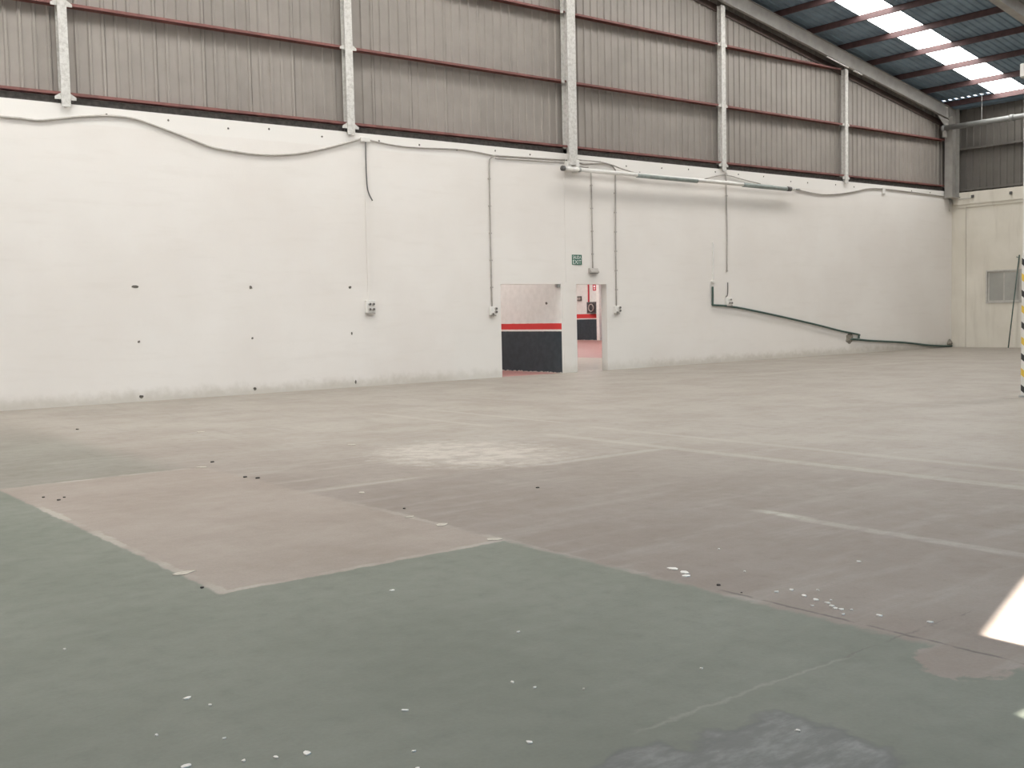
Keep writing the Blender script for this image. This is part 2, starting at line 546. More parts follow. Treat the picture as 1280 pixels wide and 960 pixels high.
# chipped anchor holes: ragged shallow craters with a mortar rim
def chip(x, z, w, h, seed):
    rnd = random.Random(seed)
    b = MB()
    n = 11
    outer, inner = [], []
    for k in range(n):
        a = 2 * math.pi * k / n
        r = 0.75 + 0.5 * rnd.random()
        outer.append((x + math.cos(a) * w * r, YB - 0.001, z + math.sin(a) * h * r))
        inner.append((x + math.cos(a) * w * r * 0.8, YB - 0.010, z + math.sin(a) * h * r * 0.8))
    i = len(b.v)
    b.v += outer + inner + [(x, YB - 0.003, z)]
    for k in range(n):
        q = (k + 1) % n
        b.f.append((i + k, i + q, i + n + q, i + n + k))
        b.f.append((i + n + k, i + n + q, i + 2 * n))
    b.build('plaster_chip', 'chip', wall_back)
chips = [(7.29, 2.26, .075, .035), (7.32, 1.18, .030, .030), (7.32, 0.10, .045, .040), (9.71, 2.24, .042, .042), (9.71, 1.18, .028, .028), (9.72, 0.11, .040, .034), (12.08, 2.24, .040, .036), (12.09, 1.21, .026, .045), (12.15, 0.12, .022, .052)]
for k, (x, z, w_, h_) in enumerate(chips):
    chip(x, z, w_ * .85, h_ * .85, k)
rnd = random.Random(3)
for k in range(26):                       # old fixing holes along the bond beam
    x = 7.0 + k * 1.15 + rnd.uniform(-.2, .2)
    chip(x, 5.52 + rnd.uniform(-.03, .06), .022, .022, 100 + k)

# profiled cladding sheets above the masonry
PITCH_R = 0.25
def clad_profile(w):
    pts = []
    n = int(round(w / PITCH_R))
    for k in range(n):
        s = k * PITCH_R
        pts += [(s, 0), (s + .165, 0), (s + .185, .034), (s + .225, .034), (s + .245, 0)]
    pts.append((w, 0))
    return pts
YC = YB + 0.21
def back_sheet(x0, w, ztop):
    b = MB()
    pr = clad_profile(w)
    for (s, d), (s2, d2) in zip(pr, pr[1:]):
        a, c = x0 + s, x0 + s2
        b.quad((a, YC - d, ZW - 0.03), (c, YC - d2, ZW - 0.03), (c, YC - d2, ztop(c)), (a, YC - d, ztop(a)))
    # folded side lap
    b.quad((x0 + w, YC, ZW - .03), (x0 + w + .004, YC - .012, ZW - .03), (x0 + w + .004, YC - .012, ztop(x0 + w)), (x0 + w, YC, ztop(x0 + w)))
    b.build('cladding_sheet', 'clad', wall_back)
x = XL
while x < XE + 0.2:
    wd = min(1.0, XE + 0.25 - x)
    back_sheet(x, wd if wd > 0.9 else max(0.25, round(wd / .25) * .25), lambda q: roof_z(q) - 0.01)
    x += 1.0

MB().box((XL, YB + .06, ZW), (XE, YC - .024, 5.80)).build('shadow_gap_strip', 'shadow_gap', wall_back)  # dark strip stands in for the shaded gap at the cladding foot
# girts between columns (red primer channels)
COLX = [0.08, 6.14, 12.20, 18.66, 24.65, 30.70, 36.95]
COLX = [-5.9] + COLX
def girt_back(xa, xb, z):
    b = MB()
    ya, yb = YB - 0.02, YC - 0.034
    b.box((xa, ya, z + .045), (xb, yb, z + .053))          # web
    b.box((xa, ya, z), (xb, ya + .006, z + .045))          # front lip
    b.box((xa, yb - .006, z), (xb, yb, z + .045))
    b.build('girt', 'red', wall_back)
for xa, xb in zip(COLX, COLX[1:]):
    for z in (5.83, 7.48, 9.23, 10.98):
        lim = roof_z(xa) - 0.75, roof_z(xb) - 0.75
        a, c = xa + .06, xb - .06
        if z > max(lim):
            continue
        if z > lim[1]:
            c = xa + (xb - xa) * (lim[0] - z) / (lim[0] - lim[1])
        if z > lim[0]:
            a = xa + (xb - xa) * (z - lim[0]) / (lim[1] - lim[0])
        girt_back(a, c, z)
# rake angle under the roof line, made tall and dark to include rafter shade
for sgn, xa, xb in ((1, RIDGE, XE - .3), (-1, XL, RIDGE)):
    b = MB()
    za, zb = roof_z(xa) - .60, roof_z(xb) - .60
    b.prism([(xa, za - .20), (xb, zb - .20), (xb, zb), (xa, za)], 'y', YC - .06, YC - .036)
    b.build('shaded_rake_angle', 'rake', wall_back)

# ------------------------------------------------------------------ end wall (right)
WY0, WY1, WZ0, WZ1 = 18.53, 19.80, 1.58, 2.75
b = MB()
SEAM = 20.57
b.box((XE, SEAM + .008, 0), (XE + .2, YB, 5.6))
b.box((XE + .03, SEAM - .02, 0), (XE + .2, SEAM + .02, 5.6))
b.box((XE, WY1, 0), (XE + .2, SEAM - .008, 5.6))
b.box((XE, WY0, 0), (XE + .2, WY1, WZ0))
b.box((XE, WY0, WZ1), (XE + .2, WY1, 5.6))
b.box((XE, YF, 0), (XE + .2, WY0, 5.6))
wall_right = struct(b.build('wall_right', 'endwall'))
MB().box((XE - .10, YF, 5.17), (XE, YB - .12, 5.60)).build('ledge', 'endwall', wall_right)
MB().box((XE - .05, YF, 5.06), (XE, YB - .25, 5.17)).build('ledge', 'endwall', wall_right)
XC = XE + 0.16
y = YB
while y > YF:
    b = MB()
    pr = clad_profile(1.0)
    for (s, d), (s2, d2) in zip(pr, pr[1:]):
        b.quad((XC - d, y - s, 5.58), (XC - d2, y - s2, 5.58), (XC - d2, y - s2, 8.66), (XC - d, y - s, 8.66))
    b.build('cladding_sheet', 'clad_end', wall_right)
    y -= 1.0
for z in (5.66, 7.13):
    b = MB()
    b.box((XE - .02, YF, z + .06), (XC - .034, YB, z + .07))
    b.box((XE - .02, YF, z), (XE - .012, YB, z + .06))
    b.build('girt', 'clad_end', wall_right)

# sliding window
win = bpy.data.objects.new('window_1', None)
C.objects.link(win)
struct(win)
fr = .045
b = MB()
b.box((XE - .03, WY0, WZ0), (XE + .06, WY1, WZ0 + fr)).box((XE - .03, WY0, WZ1 - fr), (XE + .06, WY1, WZ1))
b.box((XE - .03, WY0, WZ0 + fr), (XE + .06, WY0 + fr, WZ1 - fr)).box((XE - .03, WY1 - fr, WZ0 + fr), (XE + .06, WY1, WZ1 - fr))
b.build('window_frame', 'alu', win)
ym = 19.15
for (ya, yb, xo) in ((WY0 + fr, ym + .03, .005), (ym - .03, WY1 - fr, .035)):
    sash = MB()
    za, zb = WZ0 + fr, WZ1 - fr
    k = .05
    sash.box((XE + xo, ya, za), (XE + xo + .025, yb, za + k)).box((XE + xo, ya, zb - k), (XE + xo + .025, yb, zb))
    sash.box((XE + xo, ya, za + k), (XE + xo + .025, ya + k, zb - k)).box((XE + xo, yb - k, za + k), (XE + xo + .025, yb, zb - k))
    so = sash.build('sash', 'alu', win)
    MB().box((XE + xo + .008, ya + k, za + k), (XE + xo + .016, yb - k, zb - k)).build('pane', 'pane', so)

# ------------------------------------------------------------------ left and front walls (behind the viewer)
b = MB().box((XL - .2, YF - .2, 0), (XL, YB + TB, 8.2))
struct(b.build('wall_left', 'wall'))
# front wall: open loading bay x 4.78..7.9, unseen and shaped to cast the sun patch; slot added for its sliver
OX0, OX1 = 4.78, 7.90
OZ0 = (2.62 - YF) / 1.605
OZ1 = OZ0 + 0.1975 * (OX1 - OX0)
def ztop(x):
    return roof_z(x)
b = MB()
b.prism([(XL, 0), (3.93, 0), (3.93, ztop(3.93)), (XL, ztop(XL))], 'y', YF - .1, YF)
b.prism([(3.93, 0), (4.02, 0), (4.02, 3.6), (3.93, 3.6)], 'y', YF - .1, YF)
b.prism([(3.93, 5.0), (4.02, 5.0), (4.02, ztop(4.02)), (3.93, ztop(3.93))], 'y', YF - .1, YF)
b.prism([(4.02, 0), (OX0, 0), (OX0, ztop(OX0)), (4.02, ztop(4.02))], 'y', YF - .1, YF)
b.prism([(OX0, OZ0), (OX1, OZ1), (OX1, ztop(OX1)), (OX0, ztop(OX0))], 'y', YF - .1, YF)
b.prism([(OX1, 0), (XE + .25, 0), (XE + .25, ztop(XE + .25)), (RIDGE, ztop(RIDGE)), (OX1, ztop(OX1))], 'y', YF - .1, YF)
struct(b.build('wall_front', 'wall'))
struct(MB().box((XL - 12, YF - 40, -.25), (XE + 12, YF, -.02)).build('floor_yard', simple('yard_concrete', (0.30, 0.29, 0.27), 0.8)))

# ------------------------------------------------------------------ roof
ceiling = bpy.data.objects.new('ceiling', None)
C.objects.link(ceiling)
struct(ceiling)
SW = 1.12
XEAVE = 37.02
PURL = [36.78 - 1.61 * k for k in range(12)]          # right slope
PURL_L = [RIDGE - (p - RIDGE) for p in PURL] + [RIDGE - (36.78 + 1.61 * k - RIDGE) for k in (1, 2, 3)]
sky_rows = [18.14 - 5.6 * k for k in range(3)]  # rows nearest the front left out to keep the foreground darker
def roof_sheet(ya, xa, xb):
    """ribs run down the slope"""
    b = MB()
    pr = []
    n = 5
    p = SW / n
    for k in range(n):
        s = k * p
        pr += [(s, 0), (s + p * .55, 0), (s + p * .66, .032), (s + p * .89, .032)]
    pr.append((SW, 0))
    for (s, d), (s2, d2) in zip(pr, pr[1:]):
        b.quad((xa, ya + s, roof_z(xa) + d), (xa, ya + s2, roof_z(xa) + d2), (xb, ya + s2, roof_z(xb) + d2), (xb, ya + s, roof_z(xb) + d))
    b.build('roof_sheet', 'roof', ceiling)
y = 18.14 + 2 * SW
while y > YF - SW:
    is_sky = any(abs(y - q) < .05 for q in sky_rows)
    if is_sky:
        edges = sorted([RIDGE + .15] + [p for p in PURL if p > RIDGE + .2] + [XEAVE])
        left = sorted([RIDGE - .15] + [p for p in PURL_L if p < RIDGE - .2 and p > XL] + [XL])
        for ed in (edges, left):
            for k, (xa, xb) in enumerate(zip(ed, ed[1:])):
                # unseen second row: alternate right-slope bays made opaque to shape the light
                if xb - xa < .5 or (12 < y < 13 and ed is edges and k % 2):
                    MB().quad((xa, y, roof_z(xa)), (xb, y, roof_z(xb)), (xb, y + SW, roof_z(xb)), (xa, y + SW, roof_z(xa))).build('roof_sheet', 'roof', ceiling)
                    continue
                MB().quad((xa, y, roof_z(xa)), (xb, y, roof_z(xb)), (xb, y + SW, roof_z(xb)), (xa, y + SW, roof_z(xa))).build('skylight_or_fill_panel', 'skylight', ceiling)
    else:
        roof_sheet(y, RIDGE, 36.50 if y > 19 else XEAVE)
        roof_sheet(y, XL - .2, RIDGE)
    y -= SW
# ridge capping
MB().prism([(RIDGE - .3, roof_z(RIDGE - .3) + .04), (RIDGE, roof_z(RIDGE) + .05), (RIDGE + .3, roof_z(RIDGE + .3) + .04), (RIDGE, roof_z(RIDGE) + .07)], 'y', YF, YB + .4).build('ridge_cap', 'roof', ceiling)
# eave closer strip with a row of small daylight holes near the corner
b = MB()
hx0, hx1 = 36.55, 36.68
def rq(xa, xb, ya, yb):
    b.quad((xa, ya, roof_z(xa)), (xb, ya, roof_z(xb)), (xb, yb, roof_z(xb)), (xa, yb, roof_z(xa)))
ys = [19.26]
for k in range(8):
    c = 19.41 + .2343 * k
    ys += [c - .05, c + .05]
ys.append(21.5)
rq(36.5, hx0, 19.26, 21.5)
rq(hx1, XEAVE, 19.26, 21.5)
for k in range(0, len(ys), 2):
    rq(hx0, hx1, ys[k], ys[k + 1])
b.build('eave_strip', 'roof', ceiling)
for k in range(8):  # glowing quads added over the holes, standing in for daylight
    c = 19.41 + .2343 * k
    MB().quad((hx0, c - .05, roof_z(hx0) + .002), (hx1, c - .05, roof_z(hx1) + .002), (hx1, c + .05, roof_z(hx1) + .002), (hx0, c + .05, roof_z(hx0) + .002)).build('hole_glow_quad', 'hole_glow', ceiling)
MB().box((36.47, 19.26, roof_z(36.5) - .004), (36.52, 21.5, roof_z(36.5) + .045)).build('eave_light_block', 'roof', ceiling)  # added to block sky leaking past the roof ribs
MB().box((37.02, 19.26, roof_z(36.5) - .20), (37.06, 21.5, roof_z(36.5) + .045)).build('eave_light_block', 'roof', ceiling)  # added at the eave against leaking sky light
MB().box((37.46, 21.05, 5.5), (37.56, 21.6, 8.85)).build('corner_light_block', 'roof', ceiling)  # boxes added outside the corner to block leaking sky
MB().box((36.4, 21.42, 5.5), (37.56, 21.50, 8.95)).build('corner_light_block', 'roof', ceiling)
for xa, xb in ((XL, RIDGE), (RIDGE, 37.1)):  # strips added along the rake to block sky above the cladding
    MB().prism([(xa, roof_z(xa) - .12), (xb, roof_z(xb) - .12), (xb, roof_z(xb) + .05), (xa, roof_z(xa) + .05)], 'y', YC + .012, YC + .05).build('rake_light_block', 'roof', ceiling)
# eave closure between roof and end wall
MB().box((XEAVE - .01, YF, 8.60), (XC, YB + .2, 8.64)).build('eave_closure', 'roof', ceiling)
MB().prism([(XEAVE - .02, 8.62), (XEAVE, 8.62), (XEAVE, roof_z(XEAVE) + .03), (XEAVE - .02, roof_z(XEAVE) + .03)], 'y', YF, YB + .2).build('eave_closure', 'roof', ceiling)
# purlins (C sections)
for p in PURL + PURL_L:
    if p < XL:
        continue
    z = roof_z(p)
    d = 1 if p > RIDGE else -1
    b = MB()
    x0, x1 = sorted((p, p + .006 * d))
    b.box((x0, YF, z - .175), (x1, YB + .2, z - .004))
    x0, x1 = sorted((p, p + .065 * d))
    b.box((x0, YF, z - .180), (x1, YB + .2, z - .174))
    b.box((x0, YF, z - .012 - (.0 if d > 0 else 0)), (x1, YB + .2, z - .006 - .012))
    b.build('purlin', 'purlin', ceiling)

# ------------------------------------------------------------------ portal rafters (I sections)
def rafter(yc, half, label, depth=.44, top=.19):
    root = thing('roof_rafter', label, 'rafter', 'grey steel roof rafters')
    for xa, xb in ((XL, RIDGE), (RIDGE, XE - .05)):
        def bar(z_off0, z_off1, ya, yb):
            za, zb = roof_z(xa), roof_z(xb)
            return MB().prism([(xa, za - z_off1), (xb, zb - z_off1), (xb, zb - z_off0), (xa, za - z_off0)], 'y', ya, yb)
        bar(top + .012, top + depth - .015, yc - .008, yc + .008).build('web', 'rafter', root)
        bar(top + depth - .015, top + depth, yc - half, yc + half).build('bottom_flange', 'rafter', root)
        bar(top, top + .012, yc - half, yc + half).build('top_flange', 'rafter', root)
    return root
raf = rafter(20.95, .05, 'long grey steel rafter running down along the top of the taupe cladding')
b = MB()
for xa, xb, o in ((29.4, 30.55, .68), (30.85, 31.3, .68)):
    b.prism([(xa, roof_z(xa) - o - .03), (xb, roof_z(xb) - o - .03), (xb, roof_z(xb) - o), (xa, roof_z(xa) - o)], 'y', 20.86, 20.90)
b.build('white_strip', 'white', raf)
rafter(15.0, .12, 'grey steel rafter crossing the upper right corner in front of the skylights')
rafter(9.0, .12, 'grey steel rafter over the striped pillar beyond the top of view')

# ------------------------------------------------------------------ steel wall columns
def column(x, wdt, ya, yb, z0, label, cleats=True):
    root = thing('steel_column', label, 'column', 'columns of the back wall')
    zt = roof_z(x) - .66
    h = wdt / 2
    MB().box((x - h, ya, z0), (x + h, ya + .022, zt)).build('front_flange', 'column', root, bevel=.004)
    MB().box((x - .025, ya + .022, z0), (x + .025, yb - .02, zt)).build('web', 'column', root)
    MB().box((x - h, yb - .02, z0), (x + h, yb, zt)).build('back_flange', 'column', root)
    if cleats:
        for z in (5.755, 7.47, 9.22, 10.97):
            if z > zt - .2:
                continue
            for s in (-1, 1):
                c = x + s * (h + .05)
                b = MB()
                b.prism([(c - .06, z - .02), (c + .06, z - .02), (c + .06, z + .03), (c - .06 * s, z + .11)] if s > 0 else [(c - .06, z - .02), (c + .06, z - .02), (c + .06, z + .11), (c - .06, z + .03)], 'y', ya + .03, ya + .042)
                b.build('cleat', 'column', root)
    return root
column(6.14, .17, 21.04, 21.20, 5.60, 'white sprayed steel column farthest left on the cladding')
column(12.20, .19, 21.04, 21.20, 5.60, 'white sprayed steel column above the small wall junction box')
c3 = column(18.66, .28, 20.94, 21.20, 5.36, 'thick rough white column rising above the two doorways', False)
MB().box((18.48, 20.96, 5.22), (18.60, 21.11, 5.46)).build('foot_bracket', 'white', c3)
MB().box((18.74, 20.92, 5.18), (18.84, 21.11, 5.50)).build('foot_bracket', 'white', c3)
for z in (7.47, 9.22, 10.97):
    for s in (-1, 1):
        MB().box((18.66 + s * .2 - .04, 21.05, z - .02), (18.66 + s * .2 + .04, 21.09, z + .1)).build('cleat', 'column', c3)
column(24.65, .18, 21.04, 21.20, 5.60, 'white sprayed steel column between the long pipe and the skylit roof')
column(30.70, .16, 21.04, 21.20, 5.60, 'slim white steel column nearest the right corner')

root = thing('corner_column', 'grey steel corner column standing on the concrete ledge', 'column')
zt = roof_z(36.95) - .2
MB().box((36.72, 20.78, 5.45), (36.745, 21.08, zt - .3)).build('front_flange', 'rafter', root)
MB().box((36.745, 20.92, 5.45), (37.17, 20.94, zt)).build('web', 'rafter', root)
MB().box((37.17, 20.78, 5.45), (37.195, 21.08, zt)).build('back_flange', 'rafter', root)
MB().box((36.70, 20.74, 5.42), (37.2, 21.1, 5.45)).build('base_plate', 'rafter', root)
MB().prism([(36.0, 8.30), (36.74, 8.18), (36.74, 7.75)], 'y', 20.93, 20.95).build('haunch', 'rafter', root)

# pillar with hazard tape at the right edge of view
PX, PY = 17.58, 8.42
root = thing('pillar', 'white square pillar wrapped in yellow and black hazard stripes at right edge', 'pillar')
MB().box((PX, PY, 0), (PX + .3, PY + .3, roof_z(PX) - .64)).build('shaft', 'white', root, bevel=.012)
MB().box((PX - .006, PY - .006, .03), (PX + .306, PY + .306, 2.35)).build('hazard_wrap', 'hazard', root)
MB().box((PX - .03, PY - .03, 0), (PX + .33, PY + .33, .03)).build('base_plate', 'galv', root)
root = thing('floodlight', 'small white floodlight fixed high on the striped pillar', 'lamp')
MB().tube([(PX - .10, PY + .22, 5.20), (PX - .10, PY + .22, 5.25), (PX - .10, PY + .22, 5.35), (PX - .10, PY + .22, 5.40)], .085, 12).build('housing', 'white', root, smooth=False)
MB().box((PX - .06, PY + .17, 5.27), (PX, PY + .27, 5.33)).build('bracket', 'galv', root)
MB().tube([(PX - .10, PY + .22, 5.18), (PX - .10, PY + .22, 5.20)], .07, 12).build('lens', 'pane', root)

# rain pipe along the eave
root = thing('rain_pipe', 'thick grey rain pipe running from the corner column towards the right', 'pipe')
MB().tube([(36.45, 21.0, 7.87), (36.45, 19.0, 7.86), (36.45, YF + .05, 7.80)], .095, 14).build('pipe', 'pipe', root, smooth=True)
MB().tube([(36.45, 18.55, 7.86), (36.45, 18.40, 7.86)], .115, 14).build('coupling', 'pipe', root, smooth=True)
MB().tube([(36.45, 21.02, 7.87), (36.45, 20.92, 7.87)], .115, 14).build('end_cap', 'pipe', root, smooth=True)
MB().tube([(36.45, 19.55, 7.94), (36.45, 19.55, roof_z(36.45) - .02)], .008, 6).build('hanger_rod', 'galv', root)
MB().box((36.40, 20.86, 7.55), (36.50, 20.98, 7.80)).build('bracket', 'rafter', root)

# ------------------------------------------------------------------ annex seen through the doorways
AH = 4.6
b = MB().box((18.36, YB + TB, 0), (18.52, 36, AH))
wp = struct(b.build('wall_partition', 'dado'))
chip_b = MB()
chip_b.prism([(21.78 + .035 * math.cos(2 * math.pi * k / 9) * (1 + .3 * (k % 2)), 1.83 + .035 * math.sin(2 * math.pi * k / 9)) for k in range(9)], 'x', 18.345, 18.36)
chip_b.build('plaster_chip', 'chip', wp)
struct(MB().box((41.5, YB + TB, 0), (41.7, 55, AH)).build('wall_annex_right', 'dado_far'))
struct(MB().box((7, 54.8, 0), (42, 55, AH)).build('wall_annex_back', 'dado_far'))
struct(MB().box((7, YB + TB, 0), (7.2, 55, AH)).build('wall_annex_left', 'dado'))
ca = struct(MB().box((7, YB + TB, AH), (42, 55, AH + .1)).build('ceiling_annex', 'mesh'))
for xx in (12, 16.3, 24, 29, 34, 39):
    for yy in (24, 31, 38, 45, 51):
        MB().box((xx - .5, yy - 1.2, AH - .03), (xx + .5, yy + 1.2, AH)).build('skylight_or_fill_panel', 'annex_fill', ca)  # glowing panels added to light the annex, no such source in view
wp2 = MB().box((41.25, 44.38, 0), (41.5, 44.60, AH))
struct(wp2.build('trim_1', 'white'))
root = thing('fire_hose_cabinet', 'dark fire hose cabinet above the red stripe seen through the right doorway', 'cabinet')
MB().box((41.25, 44.64, 1.52), (41.5, 45.40, 2.17)).build('body', 'darkplastic', root)
MB().box((41.235, 44.70, 1.58), (41.25, 45.34, 2.11)).build('door_glass', 'cabinet', root)
MB().tube([(41.22, 45.02 + .2 * math.cos(a * math.pi / 8), 1.84 + .2 * math.sin(a * math.pi / 8)) for a in range(17)], .03, 6, cap=False).build('hose_reel', 'greyplastic', root)
tag(MB().tube([(41.46, 45.46, 2.0), (41.46, 45.46, AH)], .045, 8).build('fire_main_pipe', 'signred', None), 'thin dark red pipe dropping to the hose cabinet through the right doorway', 'pipe')
root = thing('fire_sign', 'small red fire sign at the top of the right doorway', 'sign')
MB().box((41.48, 44.86, 2.80), (41.5, 45.12, 3.18)).build('plate', 'signred', root)
b = MB()
b.box((41.475, 44.93, 2.99), (41.48, 45.05, 3.09)).box((41.475, 44.94, 2.86), (41.48, 44.97, 2.95)).box((41.475, 45.01, 2.86), (41.48, 45.04, 2.95))
b.build('symbol', 'signwhite', root)
root = thing('switch_box', 'small dark square box on the far wall through the right doorway', 'switch')
MB().box((41.42, 46.07, 2.25), (41.5, 46.41, 2.52)).build('body', 'darkplastic', root, bevel=.01)
MB().box((41.40, 46.12, 2.32), (41.42, 46.21, 2.45)).build('button', 'greyplastic', root)
MB().box((41.40, 46.27, 2.32), (41.42, 46.36, 2.45)).build('button', 'greyplastic', root)

# ------------------------------------------------------------------ cables, conduits and fittings on the back wall
YK = YB - .022
def cable(name, pts, r, mat, label, cat, yy=YK, n=5, clips=(), clipmat='greyplastic'):
    P = [(x, yy, z) for x, z in pts]
    o = MB().tube(smooth_path(P, n) if n > 1 else P, r, 8)
    if clips:
        root = thing(name, label, cat)
        o.build('run', mat, root, smooth=True)
        for (x, z) in clips:
            MB().box((x - r - .012, yy - r - .004, z - .014), (x + r + .012, YB, z + .014)).build('clip', clipmat, root)
        return root
    return tag(o.build(name, mat, smooth=True), label, cat)

cable('cable', [(2.5, 5.45), (4.0, 5.36), (4.99, 5.32), (5.33, 5.32), (5.64, 5.31), (6.03, 5.38), (6.39, 5.45), (6.84, 5.51), (7.14, 5.52), (7.45, 5.5), (7.92, 5.38), (8.48, 5.22), (8.97, 5.08), (9.49, 5.03), (9.93, 5.01), (10.39, 5.03), (10.86, 5.09), (11.43, 5.22), (12.03, 5.4), (12.44, 5.53)],
      .022, 'whitecable', 'long pale cable sagging in waves along the left part of the white wall', 'cable', yy=YB - .03)
root = thing('junction_box', 'small white junction box under the second column from the left', 'box')
MB().box((12.45, YB - .07, 5.47), (12.68, YB, 5.58)).build('body', 'white', root, bevel=.008)
MB().box((12.47, YB - .076, 5.49), (12.66, YB - .07, 5.56)).build('lid', 'white', root)
cable('cable', [(12.57, 5.47), (12.56, 5.08), (12.57, 4.55), (12.61, 4.34), (12.70, 4.18)], .014, 'darkplastic', 'loose dark cable end hanging from the small white junction box', 'cable', yy=YB - .05)
root = thing('trunking', 'white plastic trunking strip above the four hole wall socket', 'trunking')
MB().box((12.535, YB - .022, 1.97), (12.585, YB, 4.95)).build('channel', 'wall', root)
MB().box((12.530, YB - .026, 1.97), (12.59, YB - .022, 4.95)).build('cover', 'wall', root)

def socket(name, x0, x1, z0, z1, label, layout):
    root = thing(name, label, 'socket')
    MB().box((x0, YB - .09, z0), (x1, YB, z1)).build('box', 'white', root, bevel=.012)
    w_, h_ = x1 - x0, z1 - z0
    for (u, v, s) in layout:
        cx, cz = x0 + u * w_, z0 + v * h_
        cap = MB().tube([(cx, YB - .085, cz), (cx, YB - .125, cz)], s, 10).build('outlet', 'greyplastic', root)
        MB().tube([(cx, YB - .124, cz), (cx, YB - .130, cz)], s * .7, 10).build('cap', 'darkplastic', cap)
    MB().box((x0 + .01, YB - .085, z0 - .03), (x1 - .01, YB - .01, z0)).build('gland', 'greyplastic', root)
    return root
socket('wall_socket', 12.44, 12.68, 1.66, 1.95, 'white four outlet wall socket right of the nine chipped holes', [(.33, .28, .032), (.72, .28, .032), (.33, .68, .032), (.72, .68, .032)])
cable('cable', [(12.67, 5.53), (13.28, 5.47), (13.93, 5.46), (15.06, 5.51), (15.66, 5.49), (16.21, 5.44)], .016, 'greyplastic', 'thin grey cable between the junction box and the bent conduit', 'cable')
def rows(x, za, zb, n):
    return [(x, za + (zb - za) * (k + .5) / n) for k in range(n)]
cable('conduit', [(18.50, 5.50), (17.4, 5.475), (16.35, 5.45), (16.20, 5.43), (16.08, 5.36), (16.05, 5.21), (16.04, 4.3), (16.03, 3.39), (16.03, 1.76)], .018, 'greyplastic', 'grey conduit bending down to the socket left of the wide doorway', 'conduit', clips=rows(16.035, 1.9, 5.2, 5), n=4)
tag(MB().tube([(16.25, YK, 5.385), (18.5, YK, 5.435)], .012, 8).build('cable', 'whitecable'), 'straight thin cable just below the bent conduit over the wide doorway', 'cable')
socket('wall_socket', 15.94, 16.12, 1.55, 1.76, 'small wall socket left of the wide doorway', [(.86, .74, .036), (.86, .36, .036), (.3, .12, .03)])
cable('cable', [(18.83, 5.52), (19.59, 5.53), (20.08, 5.48), (20.47, 5.4), (20.92, 5.33), (21.13, 5.32), (21.16, 5.36)], .018, 'greyplastic', 'loose cable drooping from the thick column onto the long pipe', 'cable', yy=YB - .075)
cable('conduit', [(18.83, 5.50), (19.11, 5.44), (19.39, 5.46), (19.88, 5.51), (20.14, 5.48), (20.27, 5.37), (20.29, 5.2), (20.26, 3.49), (20.25, 1.71)], .018, 'greyplastic', 'grey conduit dropping to the socket right of the narrow doorway', 'conduit', clips=rows(20.262, 1.9, 5.0, 6), n=4)
socket('wall_socket', 20.16, 20.33, 1.53, 1.72, 'small wall socket right of the narrow doorway', [(.86, .78, .036), (.86, .34, .036), (.25, .10, .03)])
cable('conduit', [(19.41, 5.27), (19.41, 4.4), (19.41, 3.68), (19.41, 2.72)], .016, 'greyplastic', 'thin vertical conduit feeding the emergency light over the narrow doorway', 'conduit', clips=rows(19.41, 2.8, 5.2, 4), n=2)
root = thing('emergency_light', 'small white emergency light above the narrow doorway', 'lamp')
MB().prism([(YB, 2.60), (YB, 2.73), (YB - .07, 2.73), (YB - .12, 2.64), (YB - .12, 2.60)], 'x', 19.27, 19.55).build('housing', 'greyplastic', root)
MB().box((19.29, YB - .11, 2.585), (19.53, YB - .02, 2.60)).build('diffuser', 'darkplastic', root)

# long pipe held off the wall
root = thing('wall_pipe', 'long horizontal white pipe with grey sleeves below the cladding', 'pipe')
YP = YB - .22
MB().tube([(18.30, YP, 5.25), (23.0, YP, 5.245), (27.75, YP, 5.235)], .055, 10).build('pipe', 'white', root, smooth=True)
MB().tube([(20.9, YP, 5.235), (23.3, YP, 5.225)], .063, 10).build('sleeve', 'greengrey', root, smooth=True)
MB().tube([(25.3, YP, 5.232), (27.45, YP, 5.220)], .066, 10).build('sleeve', 'greengrey', root, smooth=True)
MB().tube([(27.75, YP, 5.235), (28.0, YP, 5.24), (28.1, YP + .1, 5.26), (28.1, YB, 5.28)], .028, 8).build('end_bracket', 'galv', root, smooth=True)
MB().tube([(27.35, YP, 5.225), (27.55, YP, 5.225)], .072, 10).build('collar', 'darkplastic', root, smooth=True)
MB().tube([(18.22, YP, 5.25), (18.30, YP, 5.25)], .068, 10).build('end_cap', 'darkplastic', root, smooth=True)
MB().tube([(18.78, YP, 5.25), (18.84, YP, 5.25)], .066, 10).build('collar', 'galv', root, smooth=True)
for x in (18.45, 23.0, 26.5):
    MB().box((x - .015, YP, 5.235), (x + .015, YB, 5.265)).build('bracket', 'galv', root)
tag(MB().tube([(18.83, YB - .06, 5.36), (19.27, YB - .06, 5.36)], .022, 8).build('pipe_stub', 'greyplastic'), 'short grey pipe stub beside the foot of the thick column', 'pipe')

